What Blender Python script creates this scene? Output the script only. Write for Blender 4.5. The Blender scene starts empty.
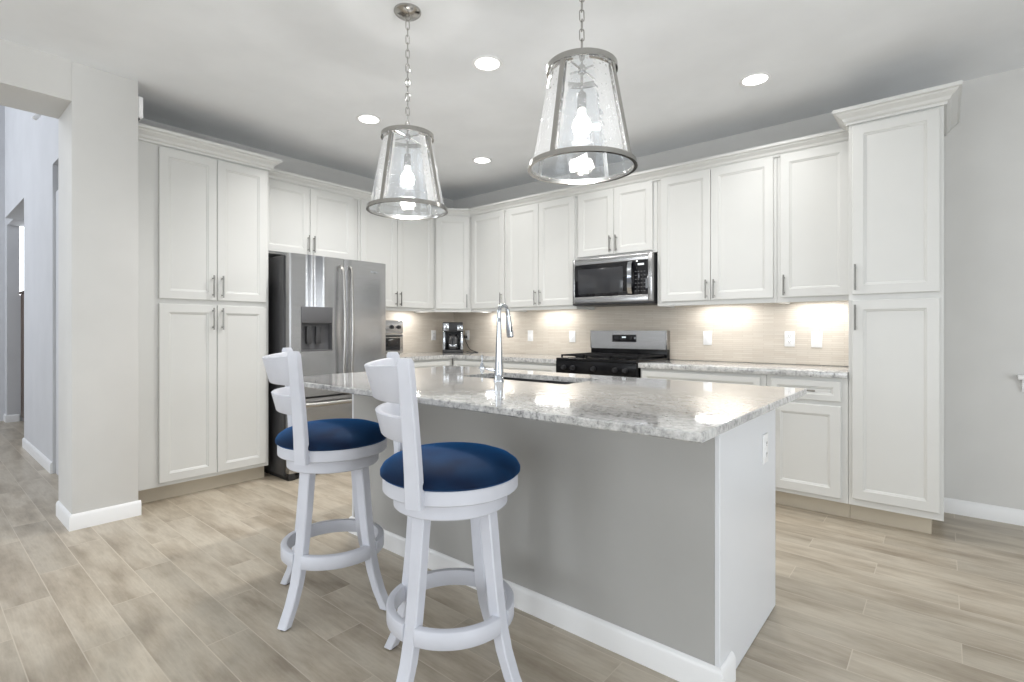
import bpy, bmesh, math, random
from mathutils import Vector, Matrix
S = bpy.context.scene
COL = S.collection
PI = math.pi
rnd = random.Random(4)

# ------------------------------------------------------------------ camera
cd = bpy.data.cameras.new('camera'); cam = bpy.data.objects.new('camera', cd); COL.objects.link(cam)
cd.sensor_fit = 'HORIZONTAL'; cd.sensor_width = 36.0
cd.lens = 514.64 / 1024 * 36.0
cd.shift_x = (512 - 507.58) / 1024
cd.shift_y = (330.08 - 341) / 1024
cd.clip_start = 0.05; cd.clip_end = 100
cam.location = (0, 0, 1.17)
cam.rotation_euler = (math.radians(90), 0, math.radians(40.30))
S.camera = cam

# ------------------------------------------------------------------ world, daylight, exposure
w = bpy.data.worlds.new('world'); S.world = w; w.use_nodes = True
bg = w.node_tree.nodes['Background']; bg.inputs[0].default_value = (0.80, 0.88, 1.0, 1); bg.inputs[1].default_value = 0.9
S.view_settings.view_transform = 'Standard'; S.view_settings.look = 'None'
S.view_settings.gamma = 1.0; S.view_settings.use_curve_mapping = False
S.view_settings.exposure = 0.06
def area(name, loc, target, sx, sy, power, color=(1, 1, 1), spread=PI):
    l = bpy.data.lights.new(name, 'AREA'); l.shape = 'RECTANGLE'; l.size = sx; l.size_y = sy
    l.energy = power; l.color = color; l.spread = spread
    o = bpy.data.objects.new(name, l); COL.objects.link(o); o.location = loc
    o.rotation_euler = (Vector(target) - Vector(loc)).to_track_quat('-Z', 'Y').to_euler()
    return o
# daylight pouring in through the windows behind and right of the photographer and in the tall hall
DAY = (0.93, 0.97, 1.0)
area('daylight', (-2.35, -4.15, 1.15), (-2.35, 4, 1.15), 2.1, 1.9, 60, DAY)
area('daylight', (1.0, -4.15, 1.15), (1.0, 4, 1.15), 2.1, 1.9, 60, DAY)
area('daylight', (3.4, 0.6, 1.1), (-4, 0.6, 1.1), 3.6, 1.9, 80, DAY)
area('daylight', (-7.2, -3.2, 3.4), (-6.5, 1, 2.0), 2.6, 2.2, 130, (0.88, 0.93, 1.0))

# ------------------------------------------------------------------ materials
def newmat(name):
    m = bpy.data.materials.new(name); m.use_nodes = True
    nt = m.node_tree; return m, nt, nt.nodes['Principled BSDF']
def lin(r, g, b):
    f = lambda c: (c / 255 / 12.92) if c / 255 <= .04045 else ((c / 255 + .055) / 1.055) ** 2.4
    return (f(r), f(g), f(b), 1)
def coords(nt, scale=(1, 1, 1), kind='Object'):
    tc = nt.nodes.new('ShaderNodeTexCoord'); mp = nt.nodes.new('ShaderNodeMapping')
    mp.inputs['Scale'].default_value = scale
    if kind == 'World':
        g = nt.nodes.new('ShaderNodeNewGeometry'); nt.links.new(g.outputs['Position'], mp.inputs[0])
    else: nt.links.new(tc.outputs[kind], mp.inputs[0])
    return mp.outputs[0]
def ramp(nt, fac, stops):
    r = nt.nodes.new('ShaderNodeValToRGB'); nt.links.new(fac, r.inputs[0])
    e = r.color_ramp.elements
    while len(e) < len(stops): e.new(0.5)
    for i, (p, c) in enumerate(stops): e[i].position = p; e[i].color = c
    return r.outputs[0]
def noise(nt, vec, scale, detail=3, rough=.5):
    n = nt.nodes.new('ShaderNodeTexNoise'); n.inputs['Scale'].default_value = scale
    n.inputs['Detail'].default_value = detail; n.inputs['Roughness'].default_value = rough
    nt.links.new(vec, n.inputs['Vector']); return n.outputs[0]
def bump(nt, p, h, strength, dist=.01):
    b = nt.nodes.new('ShaderNodeBump'); b.inputs['Strength'].default_value = strength; b.inputs['Distance'].default_value = dist
    nt.links.new(h, b.inputs['Height']); nt.links.new(b.outputs[0], p.inputs['Normal'])
def plain(name, col, rough=.5, metal=0, var=.03, vs=3, bmp=0, bs=200, spec=.5):
    m, nt, p = newmat(name)
    v = coords(nt)
    n = noise(nt, v, vs)
    lo = tuple(c * (1 - var) for c in col[:3]) + (1,); hi = tuple(min(1, c * (1 + var)) for c in col[:3]) + (1,)
    nt.links.new(ramp(nt, n, [(.3, lo), (.7, hi)]), p.inputs['Base Color'])
    p.inputs['Roughness'].default_value = rough; p.inputs['Metallic'].default_value = metal
    p.inputs['Specular IOR Level'].default_value = spec
    if bmp: bump(nt, p, noise(nt, v, bs), bmp, .002)
    return m
M = {}
M['wall'] = plain('wall_paint', lin(212, 211, 208), .7, bmp=.08, bs=120)
M['ceiling'] = plain('ceiling_paint', lin(236, 238, 240), .85, bmp=.1, bs=90)
M['hall'] = plain('hall_paint', lin(208, 209, 212), .7)
M['trim'] = plain('white_trim', lin(238, 238, 238), .35, var=.01)
M['cab'] = plain('cabinet_paint', lin(212, 212, 209), .38, var=.012)
M['cabin'] = plain('cabinet_interior', lin(214, 200, 176), .6, var=.05, vs=8)
M['toe'] = plain('toe_kick_board', lin(200, 190, 172), .5)
M['isl'] = plain('island_knee_wall', lin(172, 171, 168), .6, bmp=.06, bs=110)
M['panel'] = plain('island_panel', lin(222, 224, 227), .32, var=.01)
M['plastic'] = plain('white_plastic', lin(242, 242, 242), .3, var=.01)
M['black'] = plain('black_enamel', (0.004, 0.004, 0.005, 1), .22, var=.1, spec=.25)
M['iron'] = plain('cast_iron', (0.008, 0.008, 0.009, 1), .6, var=.2, bmp=.3, spec=.2)
M['dark'] = plain('dark_plastic', (0.02, 0.02, 0.022, 1), .4, var=.1)
M['greyp'] = plain('grey_plastic', (0.10, 0.10, 0.105, 1), .35, var=.05)
M['fside'] = plain('fridge_side_paint', (0.055, 0.055, 0.058, 1), .35, var=.06)
M['nickel'] = plain('brushed_nickel', (0.40, 0.39, 0.375, 1), .27, 1)
M['pull'] = plain('satin_nickel_pull', (0.26, 0.255, 0.24, 1), .3, 1)
M['ring'] = plain('lantern_nickel', (0.44, 0.43, 0.41, 1), .2, 1)
M['chrome'] = plain('polished_chrome', (0.52, 0.545, 0.58, 1), .12, 1, var=.01)
M['stool'] = plain('white_wash_paint', lin(206, 208, 216), .45, var=.03, vs=12)
M['brown'] = plain('brown_wood', lin(78, 58, 42), .4, var=.2, vs=14)
M['glassblk'] = plain('black_glass', (0.010, 0.010, 0.012, 1), .04, var=.02)
M['mesh'] = plain('door_mesh_glass', (0.035, 0.036, 0.04, 1), .12, var=.05)
def steel():
    m, nt, p = newmat('brushed_stainless')
    v = coords(nt, (2, 2, 260)); n = noise(nt, v, 3, 2)
    nt.links.new(ramp(nt, n, [(.3, (0.40, 0.40, 0.405, 1)), (.7, (0.52, 0.52, 0.525, 1))]), p.inputs['Base Color'])
    p.inputs['Metallic'].default_value = 1; p.inputs['Roughness'].default_value = .26
    p.inputs['Anisotropic'].default_value = .75
    t = nt.nodes.new('ShaderNodeTangent'); t.direction_type = 'RADIAL'; t.axis = 'Z'
    nt.links.new(t.outputs[0], p.inputs['Tangent'])
    return m
M['steel'] = steel()
def velvet():
    m, nt, p = newmat('blue_velvet')
    n = noise(nt, coords(nt), 9, 2)
    nt.links.new(ramp(nt, n, [(.35, (0.0008, 0.006, 0.026, 1)), (.7, (0.001, 0.020, 0.062, 1))]), p.inputs['Base Color'])
    p.inputs['Roughness'].default_value = .75; p.inputs['Sheen Weight'].default_value = .55
    p.inputs['Sheen Roughness'].default_value = .35; p.inputs['Sheen Tint'].default_value = (0.02, 0.22, 0.65, 1)
    p.inputs['Specular IOR Level'].default_value = .2
    bump(nt, p, noise(nt, coords(nt), 900, 1), .15, .001)
    return m
M['velvet'] = velvet()
M['sinksteel'] = plain('satin_sink_steel', (0.12, 0.12, 0.12, 1), .35, 1)
def granite(name, edge=False):
    m, nt, p = newmat(name)
    v = coords(nt, (1, 1.6, 1)); L = nt.links
    n1 = noise(nt, v, 6, 6, .65); n2 = noise(nt, v, 48, 8, .78); n3 = noise(nt, v, 15, 7, .72)
    a = ramp(nt, n2, [(.38, lin(78, 78, 79)), (.46, lin(156, 156, 155)), (.54, lin(203, 202, 200)), (.66, lin(224, 224, 222))])
    pale = ramp(nt, n3, [(.40, lin(150, 150, 150)), (.49, lin(196, 196, 195)), (.60, lin(216, 216, 214))])
    mx = nt.nodes.new('ShaderNodeMix'); mx.data_type = 'RGBA'
    L.new(ramp(nt, n1, [(.36, (.15, .15, .15, 1)), (.62, (.72, .72, .72, 1))]), mx.inputs[0]); L.new(a, mx.inputs[6]); L.new(pale, mx.inputs[7])
    L.new(mx.outputs[2], p.inputs['Base Color'])
    p.inputs['Roughness'].default_value = .07
    p.inputs['Coat Weight'].default_value = .5 if not edge else .1; p.inputs['Coat Roughness'].default_value = .04
    return m
M['granite'] = granite('speckled_granite')
def backsplash():
    m, nt, p = newmat('linen_tile'); L = nt.links
    v = coords(nt, (1, 1, 1), 'World')
    sx = nt.nodes.new('ShaderNodeSeparateXYZ'); L.new(v, sx.inputs[0])
    ad = nt.nodes.new('ShaderNodeMath'); ad.operation = 'ADD'; L.new(sx.outputs[0], ad.inputs[0]); L.new(sx.outputs[1], ad.inputs[1])
    cb = nt.nodes.new('ShaderNodeCombineXYZ'); L.new(ad.outputs[0], cb.inputs[0]); L.new(sx.outputs[2], cb.inputs[1])
    br = nt.nodes.new('ShaderNodeTexBrick'); br.inputs['Scale'].default_value = 1
    br.inputs['Brick Width'].default_value = .152; br.inputs['Row Height'].default_value = .0155; br.inputs['Mortar Size'].default_value = .0011
    br.inputs['Color1'].default_value = lin(204, 194, 181); br.inputs['Color2'].default_value = lin(213, 205, 193); br.inputs['Mortar'].default_value = lin(190, 180, 166)
    L.new(cb.outputs[0], br.inputs['Vector']); L.new(br.outputs[0], p.inputs['Base Color'])
    p.inputs['Roughness'].default_value = .3; bump(nt, p, br.outputs['Fac'], -.25, .002)
    return m
M['splash'] = backsplash()
def floor_mat():
    m, nt, p = newmat('wood_look_tile'); L = nt.links; N = nt.nodes
    g = N.new('ShaderNodeNewGeometry'); s = N.new('ShaderNodeSeparateXYZ'); L.new(g.outputs['Position'], s.inputs[0])
    def mth(op, a, b=None):
        n = N.new('ShaderNodeMath'); n.operation = op
        for i, q in enumerate((a, b)):
            if q is None: continue
            if isinstance(q, (int, float)): n.inputs[i].default_value = q
            else: L.new(q, n.inputs[i])
        return n.outputs[0]
    vv = mth('DIVIDE', mth('SUBTRACT', s.outputs[1], .1225), .1525); k = mth('FLOOR', vv); fy = mth('FRACT', vv)
    uu = mth('DIVIDE', mth('ADD', mth('SUBTRACT', s.outputs[0], .05), mth('MULTIPLY', k, .3047)), .914); n_ = mth('FLOOR', uu); fx = mth('FRACT', uu)
    dy = mth('MULTIPLY', mth('MINIMUM', fy, mth('SUBTRACT', 1, fy)), .1525); dx = mth('MULTIPLY', mth('MINIMUM', fx, mth('SUBTRACT', 1, fx)), .914)
    d = mth('MINIMUM', dx, dy)
    grout = ramp(nt, mth('MULTIPLY', d, 100), [(.13, (1, 1, 1, 1)), (.22, (0, 0, 0, 1))])
    cb = N.new('ShaderNodeCombineXYZ'); L.new(k, cb.inputs[0]); L.new(n_, cb.inputs[1])
    wn = N.new('ShaderNodeTexWhiteNoise'); wn.noise_dimensions = '3D'; L.new(cb.outputs[0], wn.inputs['Vector'])
    # grain coordinates, shifted per plank
    c2 = N.new('ShaderNodeCombineXYZ'); L.new(mth('MULTIPLY', s.outputs[0], 1.3), c2.inputs[0]); L.new(mth('MULTIPLY', s.outputs[1], 5.5), c2.inputs[1]); L.new(mth('MULTIPLY', wn.outputs['Value'], 37), c2.inputs[2])
    g1 = noise(nt, c2.outputs[0], 1.6, 6, .62)
    c3 = N.new('ShaderNodeCombineXYZ'); L.new(mth('MULTIPLY', s.outputs[0], 5), c3.inputs[0]); L.new(mth('MULTIPLY', s.outputs[1], 90), c3.inputs[1]); L.new(wn.outputs['Value'], c3.inputs[2])
    g2 = noise(nt, c3.outputs[0], 1.5, 3, .6)
    col = ramp(nt, g1, [(.28, lin(150, 137, 119)), (.46, lin(180, 168, 150)), (.60, lin(197, 187, 170)), (.78, lin(165, 152, 134))])
    fine = ramp(nt, g2, [(.3, (.90, .90, .90, 1)), (.7, (1.03, 1.03, 1.03, 1))])
    a = N.new('ShaderNodeMix'); a.data_type = 'RGBA'; a.blend_type = 'MULTIPLY'; a.inputs[0].default_value = .8; L.new(col, a.inputs[6]); L.new(fine, a.inputs[7])
    tone = ramp(nt, wn.outputs['Value'], [(0, (.86, .86, .86, 1)), (1, (1.05, 1.05, 1.05, 1))])
    b = N.new('ShaderNodeMix'); b.data_type = 'RGBA'; b.blend_type = 'MULTIPLY'; b.inputs[0].default_value = 1; L.new(a.outputs[2], b.inputs[6]); L.new(tone, b.inputs[7])
    c = N.new('ShaderNodeMix'); c.data_type = 'RGBA'; c.inputs[7].default_value = lin(197, 187, 171); L.new(grout, c.inputs[0]); L.new(b.outputs[2], c.inputs[6])
    L.new(c.outputs[2], p.inputs['Base Color'])
    p.inputs['Roughness'].default_value = .33
    bump(nt, p, mth('SUBTRACT', mth('MULTIPLY', g2, .25), grout), .12, .002)
    return m
M['floor'] = floor_mat()
def emis(name, col, st):
    m, nt, p = newmat(name); p.inputs['Base Color'].default_value = (.9, .9, .9, 1)
    p.inputs['Emission Color'].default_value = col; p.inputs['Emission Strength'].default_value = st; return m
M['can_glow'] = emis('can_diffuser', (1, .98, .95, 1), 6)
M['bulb'] = emis('bulb_glass', (1, .98, .95, 1), 14)
M['bar_glow'] = emis('bar_diffuser', (1, .97, .92, 1), 5)
M['daylit'] = emis('daylit_pane', (.9, .95, 1, 1), 2.2)
M['display'] = emis('clock_display', (.35, .5, .6, 1), .5)
def lantern_glass():
    m, nt, p = newmat('seeded_glass'); N = nt.nodes; L = nt.links; N.remove(p)
    out = [n for n in N if n.type == 'OUTPUT_MATERIAL'][0]
    tr = N.new('ShaderNodeBsdfTransparent'); tr.inputs[0].default_value = (.88, .905, .93, 1)
    gl = N.new('ShaderNodeBsdfGlossy'); gl.inputs['Roughness'].default_value = .07; gl.inputs[0].default_value = (1, 1, 1, 1)
    df = N.new('ShaderNodeBsdfTranslucent'); df.inputs[0].default_value = (.86, .90, .95, 1)
    fr = N.new('ShaderNodeFresnel'); fr.inputs[0].default_value = 1.5
    v = coords(nt)
    vo = N.new('ShaderNodeTexVoronoi'); vo.inputs['Scale'].default_value = 75; L.new(v, vo.inputs['Vector'])
    sd = ramp(nt, vo.outputs['Distance'], [(.10, (1, 1, 1, 1)), (.25, (0, 0, 0, 1))])
    bp = N.new('ShaderNodeBump'); bp.inputs['Strength'].default_value = .5; bp.inputs['Distance'].default_value = .004
    nz = noise(nt, v, 22, 2); sm = N.new('ShaderNodeMath'); L.new(nz, sm.inputs[0]); L.new(sd, sm.inputs[1]); L.new(sm.outputs[0], bp.inputs['Height'])
    L.new(bp.outputs[0], gl.inputs['Normal']); L.new(bp.outputs[0], fr.inputs['Normal'])
    m1 = N.new('ShaderNodeMixShader'); L.new(fr.outputs[0], m1.inputs[0]); L.new(tr.outputs[0], m1.inputs[1]); L.new(gl.outputs[0], m1.inputs[2])
    m2 = N.new('ShaderNodeMixShader')
    f2 = N.new('ShaderNodeMath'); f2.operation = 'MULTIPLY_ADD'; f2.inputs[1].default_value = .10; f2.inputs[2].default_value = .045; L.new(sd, f2.inputs[0])
    L.new(f2.outputs[0], m2.inputs[0]); L.new(m1.outputs[0], m2.inputs[1]); L.new(df.outputs[0], m2.inputs[2])
    L.new(m2.outputs[0], out.inputs[0]); return m
M['glass'] = lantern_glass()
def clear_glass():
    m, nt, p = newmat('clear_glass'); N = nt.nodes; L = nt.links; N.remove(p)
    out = [n for n in N if n.type == 'OUTPUT_MATERIAL'][0]
    tr = N.new('ShaderNodeBsdfTransparent'); gl = N.new('ShaderNodeBsdfGlossy'); gl.inputs['Roughness'].default_value = .02
    fr = N.new('ShaderNodeFresnel'); mx = N.new('ShaderNodeMixShader')
    L.new(fr.outputs[0], mx.inputs[0]); L.new(tr.outputs[0], mx.inputs[1]); L.new(gl.outputs[0], mx.inputs[2]); L.new(mx.outputs[0], out.inputs[0]); return m
M['clear'] = clear_glass()
M['smoke'] = plain('smoked_carafe_glass', (0.05, 0.05, 0.052, 1), .06, var=.02)

# ------------------------------------------------------------------ mesh helpers
def smooth_path(P, n=5):
    P = [Vector(p) for p in P]; out = []
    for i in range(len(P) - 1):
        p0 = P[max(i - 1, 0)]; p1 = P[i]; p2 = P[i + 1]; p3 = P[min(i + 2, len(P) - 1)]
        for k_ in range(n):
            t_ = k_ / n
            out.append(.5 * ((2 * p1) + (p2 - p0) * t_ + (2 * p0 - 5 * p1 + 4 * p2 - p3) * t_ ** 2 + (3 * p1 - p0 - 3 * p2 + p3) * t_ ** 3))
    return out + [P[-1]]
class MB:
    def __init__(s): s.bm = bmesh.new()
    def box(s, x0, x1, y0, y1, z0, z1, bev=0, seg=2, mat=None):
        t = bmesh.new(); bmesh.ops.create_cube(t, size=1)
        for v in t.verts:
            v.co = Vector(((x0 + x1) / 2 + v.co.x * (x1 - x0), (y0 + y1) / 2 + v.co.y * (y1 - y0), (z0 + z1) / 2 + v.co.z * (z1 - z0)))
        if bev: bmesh.ops.bevel(t, geom=t.edges[:], offset=bev, segments=seg, affect='EDGES', profile=.5)
        if mat is not None: bmesh.ops.transform(t, matrix=mat, verts=t.verts)
        s.merge(t); return s
    def merge(s, t):
        me = bpy.data.meshes.new('tmp'); t.to_mesh(me); t.free(); s.bm.from_mesh(me); bpy.data.meshes.remove(me)
    def lathe(s, prof, cx=0, cy=0, n=32, a0=0, a1=2 * PI, mat=None, close=False):
        full = abs(a1 - a0 - 2 * PI) < 1e-6; m = n if full else n + 1
        t = bmesh.new(); R = []
        for i in range(m):
            a = a0 + (a1 - a0) * i / n
            R.append([t.verts.new((cx + r * math.cos(a), cy + r * math.sin(a), z)) for r, z in prof])
        np_ = len(prof)
        for i in range(n):
            A = R[i]; B = R[(i + 1) % m]
            for j in range(np_ if close else np_ - 1):
                k = (j + 1) % np_
                try: t.faces.new((A[j], B[j], B[k], A[k]))
                except ValueError: pass
        if close and not full:
            t.faces.new(R[0]); t.faces.new(list(reversed(R[-1])))
        bmesh.ops.remove_doubles(t, verts=t.verts, dist=1e-6)
        bmesh.ops.recalc_face_normals(t, faces=t.faces)
        if mat is not None: bmesh.ops.transform(t, matrix=mat, verts=t.verts)
        s.merge(t); return s
    def cyl(s, p0, p1, r0, r1=None, n=16):
        r1 = r0 if r1 is None else r1
        p0 = Vector(p0); p1 = Vector(p1); d = p1 - p0
        q = d.to_track_quat('Z', 'Y').to_matrix().to_4x4(); q.translation = p0
        return s.lathe([(0, 0), (r0, 0), (r1, d.length), (0, d.length)], n=n, mat=q)
    def tube(s, pts, r, n=10, closed=False, sec=None, up=None):
        """sweep a round (or given 2D) section along points; r may be list"""
        P = [Vector(p) for p in pts]; t = bmesh.new(); rings = []; c = len(P)
        for i, p in enumerate(P):
            if closed: tg = P[(i + 1) % c] - P[i - 1]
            else: tg = P[min(i + 1, c - 1)] - P[max(i - 1, 0)]
            tg.normalize()
            u = Vector(up) if up is not None else (Vector((0, 0, 1)) if abs(tg.z) < .9 else Vector((1, 0, 0)))
            a = tg.cross(u).normalized(); b = a.cross(tg).normalized()
            rr = r[i] if isinstance(r, (list, tuple)) else r
            S2 = sec if sec else [(math.cos(2 * PI * k / n), math.sin(2 * PI * k / n)) for k in range(n)]
            rings.append([t.verts.new(p + a * x * rr + b * y * rr) for x, y in S2])
        m = len(rings[0])
        for i in range(c if closed else c - 1):
            A = rings[i]; B = rings[(i + 1) % c]
            for k in range(m): t.faces.new((A[k], A[(k + 1) % m], B[(k + 1) % m], B[k]))
        if not closed: t.faces.new(rings[0]); t.faces.new(list(reversed(rings[-1])))
        bmesh.ops.recalc_face_normals(t, faces=t.faces)
        s.merge(t); return s
    def prism(s, pts, z0, z1, bev=0):
        t = bmesh.new(); A = [t.verts.new((x, y, z0)) for x, y in pts]; B = [t.verts.new((x, y, z1)) for x, y in pts]; n = len(pts)
        t.faces.new(A); t.faces.new(list(reversed(B)))
        for i in range(n): t.faces.new((A[i], A[(i + 1) % n], B[(i + 1) % n], B[i]))
        bmesh.ops.recalc_face_normals(t, faces=t.faces)
        if bev: bmesh.ops.bevel(t, geom=t.edges[:], offset=bev, segments=2, affect='EDGES')
        s.merge(t); return s
    def build(s, name, mat, parent=None, smooth=35):
        me = bpy.data.meshes.new(name); s.bm.to_mesh(me); s.bm.free()
        me.materials.append(mat if not isinstance(mat, str) else M[mat])
        if smooth:
            for p in me.polygons: p.use_smooth = True
            me.set_sharp_from_angle(angle=math.radians(smooth))
        o = bpy.data.objects.new(name, me); COL.objects.link(o)
        if parent is not None: o.parent = parent
        return o
def thing(name, label, cat, loc=(0, 0, 0), rz=0, group=None):
    o = bpy.data.objects.new(name, None); COL.objects.link(o); o.empty_display_size = .1
    o.location = loc; o.rotation_euler = (0, 0, rz); return tag(o, label, cat, group)
def tag(o, label, cat, group=None):
    o['label'] = label; o['category'] = cat
    if group: o['group'] = group
    return o
def struct(name, mb, mat):
    o = mb.build(name, mat); o['kind'] = 'structure'; return o
def kids(o): return [c for c in bpy.data.objects if c.parent == o]
def dup(o, parent=None):
    c = o.copy(); COL.objects.link(c); c.parent = parent
    for k in kids(o): dup(k, c)
    return c
def sweep_profile(mb, prof, path):
    """prof: (out, z) closed; path: xy polyline, outward side = right of travel direction; mitred"""
    t = bmesh.new(); P = [Vector(p) for p in path]; R = []
    for i, p in enumerate(P):
        def nrm(a, b):
            d = (b - a).normalized(); return Vector((d.y, -d.x))
        if i == 0: n = nrm(P[0], P[1])
        elif i == len(P) - 1: n = nrm(P[-2], P[-1])
        else:
            n1 = nrm(P[i - 1], p); n2 = nrm(p, P[i + 1]); n = (n1 + n2); n = n / n.dot(n1)
        R.append([t.verts.new((p.x + n.x * o, p.y + n.y * o, z)) for o, z in prof])
    m = len(prof)
    for i in range(len(P) - 1):
        for k in range(m): t.faces.new((R[i][k], R[i][(k + 1) % m], R[i + 1][(k + 1) % m], R[i + 1][k]))
    t.faces.new(R[0]); t.faces.new(list(reversed(R[-1])))
    bmesh.ops.recalc_face_normals(t, faces=t.faces)
    mb.merge(t); return mb

# ------------------------------------------------------------------ the room
XW, YW, H = -4.54, 4.348, 2.743           # fridge wall, range wall, ceiling height
XC = -3.886                                # face of the column left of the tall cabinet
struct('floor', MB().box(-9.6, 3.7, -4.4, 4.6, -.12, 0), 'floor')
struct('ceiling', MB().box(-4.28, 3.7, -4.4, 4.6, H, H + .12).box(-4.75, -4.28, .80, 4.6, H, H + .12), 'ceiling')
struct('wall_back', MB().box(-4.7, .62, YW, YW + .2, 0, H).box(.62, 1.82, YW, YW + .2, 0, .90).box(.62, 1.82, YW, YW + .2, 2.2, H).box(1.82, 3.7, YW, YW + .2, 0, H), 'wall')
struct('wall_left', MB().box(XW - .16, XW, .80, YW, 0, H).box(XW, XC - .3941, .80, .972, 0, H)                                  # behind the fridge run
       .box(XC - .394, XC, .646, .972, 0, H, .003)                                                     # column
       .box(XC - .394, XC, -1.4, .6461, 2.508, H)                                                  # header over the hall opening
       .box(XC - .394, XC, -4.4, -1.4, 0, H), 'wall')
def panel_with_holes(mb, axis, c0, c1, a0, a1, holes, zt=H):
    xs = a0
    for h0, h1, z0, z1 in holes:
        for (p, q, r, t_) in ((xs, h0, 0, zt), (h0, h1, 0, z0), (h0, h1, z1, zt)):
            if q - p > 1e-3 and t_ - r > 1e-3:
                mb.box(*((p, q, c0, c1) if axis == 'x' else (c0, c1, p, q)), r, t_)
        xs = h1
    mb.box(*((xs, a1, c0, c1) if axis == 'x' else (c0, c1, xs, a1)), 0, zt); return mb
struct('wall_front', panel_with_holes(MB(), 'x', -4.1, -3.95, -4.28, 3.7, [(-3.4, -1.3, .2, 2.5), (-.05, 2.05, .2, 2.5)]), 'wall')
struct('wall_right', panel_with_holes(MB(), 'y', 3.2, 3.35, -4.1, YW, [(-1.2, 2.4, .1, 2.4)]), 'wall')
# base boards
BB = [(0, 0), (.014, 0), (.014, .074), (.009, .086), (.004, .091), (0, .093)]
def bboard(name, path): struct(name, sweep_profile(MB(), BB, path), 'trim')
bboard('baseboard_back', [(.0, YW), (3.2, YW)])
bboard('baseboard_left', [(-4.27, .646), (XC, .646), (XC, .985)])
# window in the range wall, right of the frame: only the tip of its stool shows
wn = MB()
for a, b, c, d in ((.62, .66, .90, 2.2), (1.78, 1.82, .90, 2.2), (.66, 1.78, .90, .95), (.66, 1.78, 2.15, 2.2), (.66, 1.78, 1.52, 1.57)): wn.box(a, b, YW + .08, YW + .13, c, d, .004)
w1 = struct('window_1', wn, 'trim')
MB().box(.66, 1.78, YW + .1, YW + .106, .95, 2.15).build('window_pane', 'clear', w1)
sl = MB().box(.335, 2.1, YW - .055, YW + .0, .875, .902, .005).box(.62, 1.82, YW, YW + .09, .885, .9); sl.build('window_sill', 'trim', w1)
sweep_profile(MB(), [(0, .80), (.012, .80), (.02, .82), (.022, .845), (.035, .875), (0, .875)], [(.355, YW), (2.08, YW)]).build('window_apron', 'trim', w1)
# the other windows, which light the room
for i, (x0, x1) in enumerate(((-3.4, -1.3), (-.05, 2.05))):
    f = MB()
    for a, b, c, d in ((x0, x0 + .06, .2, 2.5), (x1 - .06, x1, .2, 2.5), (x0, x1, .2, .27), (x0, x1, 2.43, 2.5), ((x0 + x1) / 2 - .03, (x0 + x1) / 2 + .03, .2, 2.5)): f.box(a, b, -4.06, -4.0, c, d, .004)
    struct('window_%d' % (i + 2), f, 'trim')
f = MB()
for a, b, c, d in ((-1.2, -1.13, .1, 2.4), (2.33, 2.4, .1, 2.4), (-1.2, 2.4, .1, .17), (-1.2, 2.4, 2.33, 2.4), (.56, .64, .1, 2.4)): f.box(3.24, 3.3, a, b, c, d, .004)
struct('door_1', f, 'trim')

# ---- hall beyond the opening
HZ_ = 5.2
struct('wall_hall_right', MB().box(-7.04, -5.54, .80, 1.05, 0, HZ_).box(-5.54, -4.71, .80, 1.05, 2.52, HZ_).box(-5.60, -4.70, 1.05, 1.2, 0, HZ_)
       .box(-5.54, -4.70, .82, 1.05, 0, 2.30).box(-8.5, -7.04, .80, .95, 2.50, HZ_), 'hall')
struct('wall_hall_far', MB().box(-9.25, -9.05, .87, 2.6, 0, 1.62).box(-9.25, -9.05, .87, .985, 1.62, HZ_).box(-9.25, -9.05, 1.30, 2.6, 1.62, HZ_).box(-9.25, -9.05, .985, 1.3, 2.68, HZ_)
       .box(-9.40, -9.25, -4.4, .90, 0, HZ_), 'hall')
struct('wall_hall_side', MB().box(-9.4, -6.9, 2.3, 2.5, 0, HZ_).box(-7.04, -6.9, 1.05, 2.5, 0, HZ_), 'hall')
struct('wall_hall_upper', MB().box(-4.28, -4.1, -4.4, 1.2, H + .12, HZ_).box(-9.4, -4.1, -4.55, -4.4, 0, HZ_), 'hall')
struct('ceiling_hall', MB().box(-9.4, -4.1, -4.55, 2.5, HZ_, HZ_ + .1), 'ceiling')
struct('trim_1', MB().box(-9.05, -8.5, .872, 2.3, 2.50, 2.95, .003), 'hall')
bboard('baseboard_hall', [(-7.04, .80), (-5.54, .80)])
bboard('baseboard_far', [(-9.25, .87), (-9.05, .87)])
struct('baseboard_end', sweep_profile(MB(), BB, [(-9.05, .856), (-9.05, .985)]), 'trim')
# sweep's outward side is to the right of travel: the far board is laid travelling towards +Y
w4 = struct('window_4', MB().box(-9.16, -9.12, .985, 1.3, 1.62, 2.68), 'daylit')
cabn = thing('wooden_cabinet', 'dark brown wooden cabinet at the far end of the hall under the bright window', 'cabinet', (-8.86, 1.2, 0))
MB().box(-.17, .17, -.205, .205, .06, 1.63, .006).box(-.15, .15, -.185, .185, 0, .06).build('body', 'brown', cabn)
MB().box(-.19, .19, -.22, .22, 1.63, 1.66, .006).build('top', 'brown', cabn)
for s_ in (-1, 1): MB().box(.17, .186, min(0, s_ * .19) + .003, max(0, s_ * .19) - .003, .12, 1.58, .004).build('door', 'brown', cabn)

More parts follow.
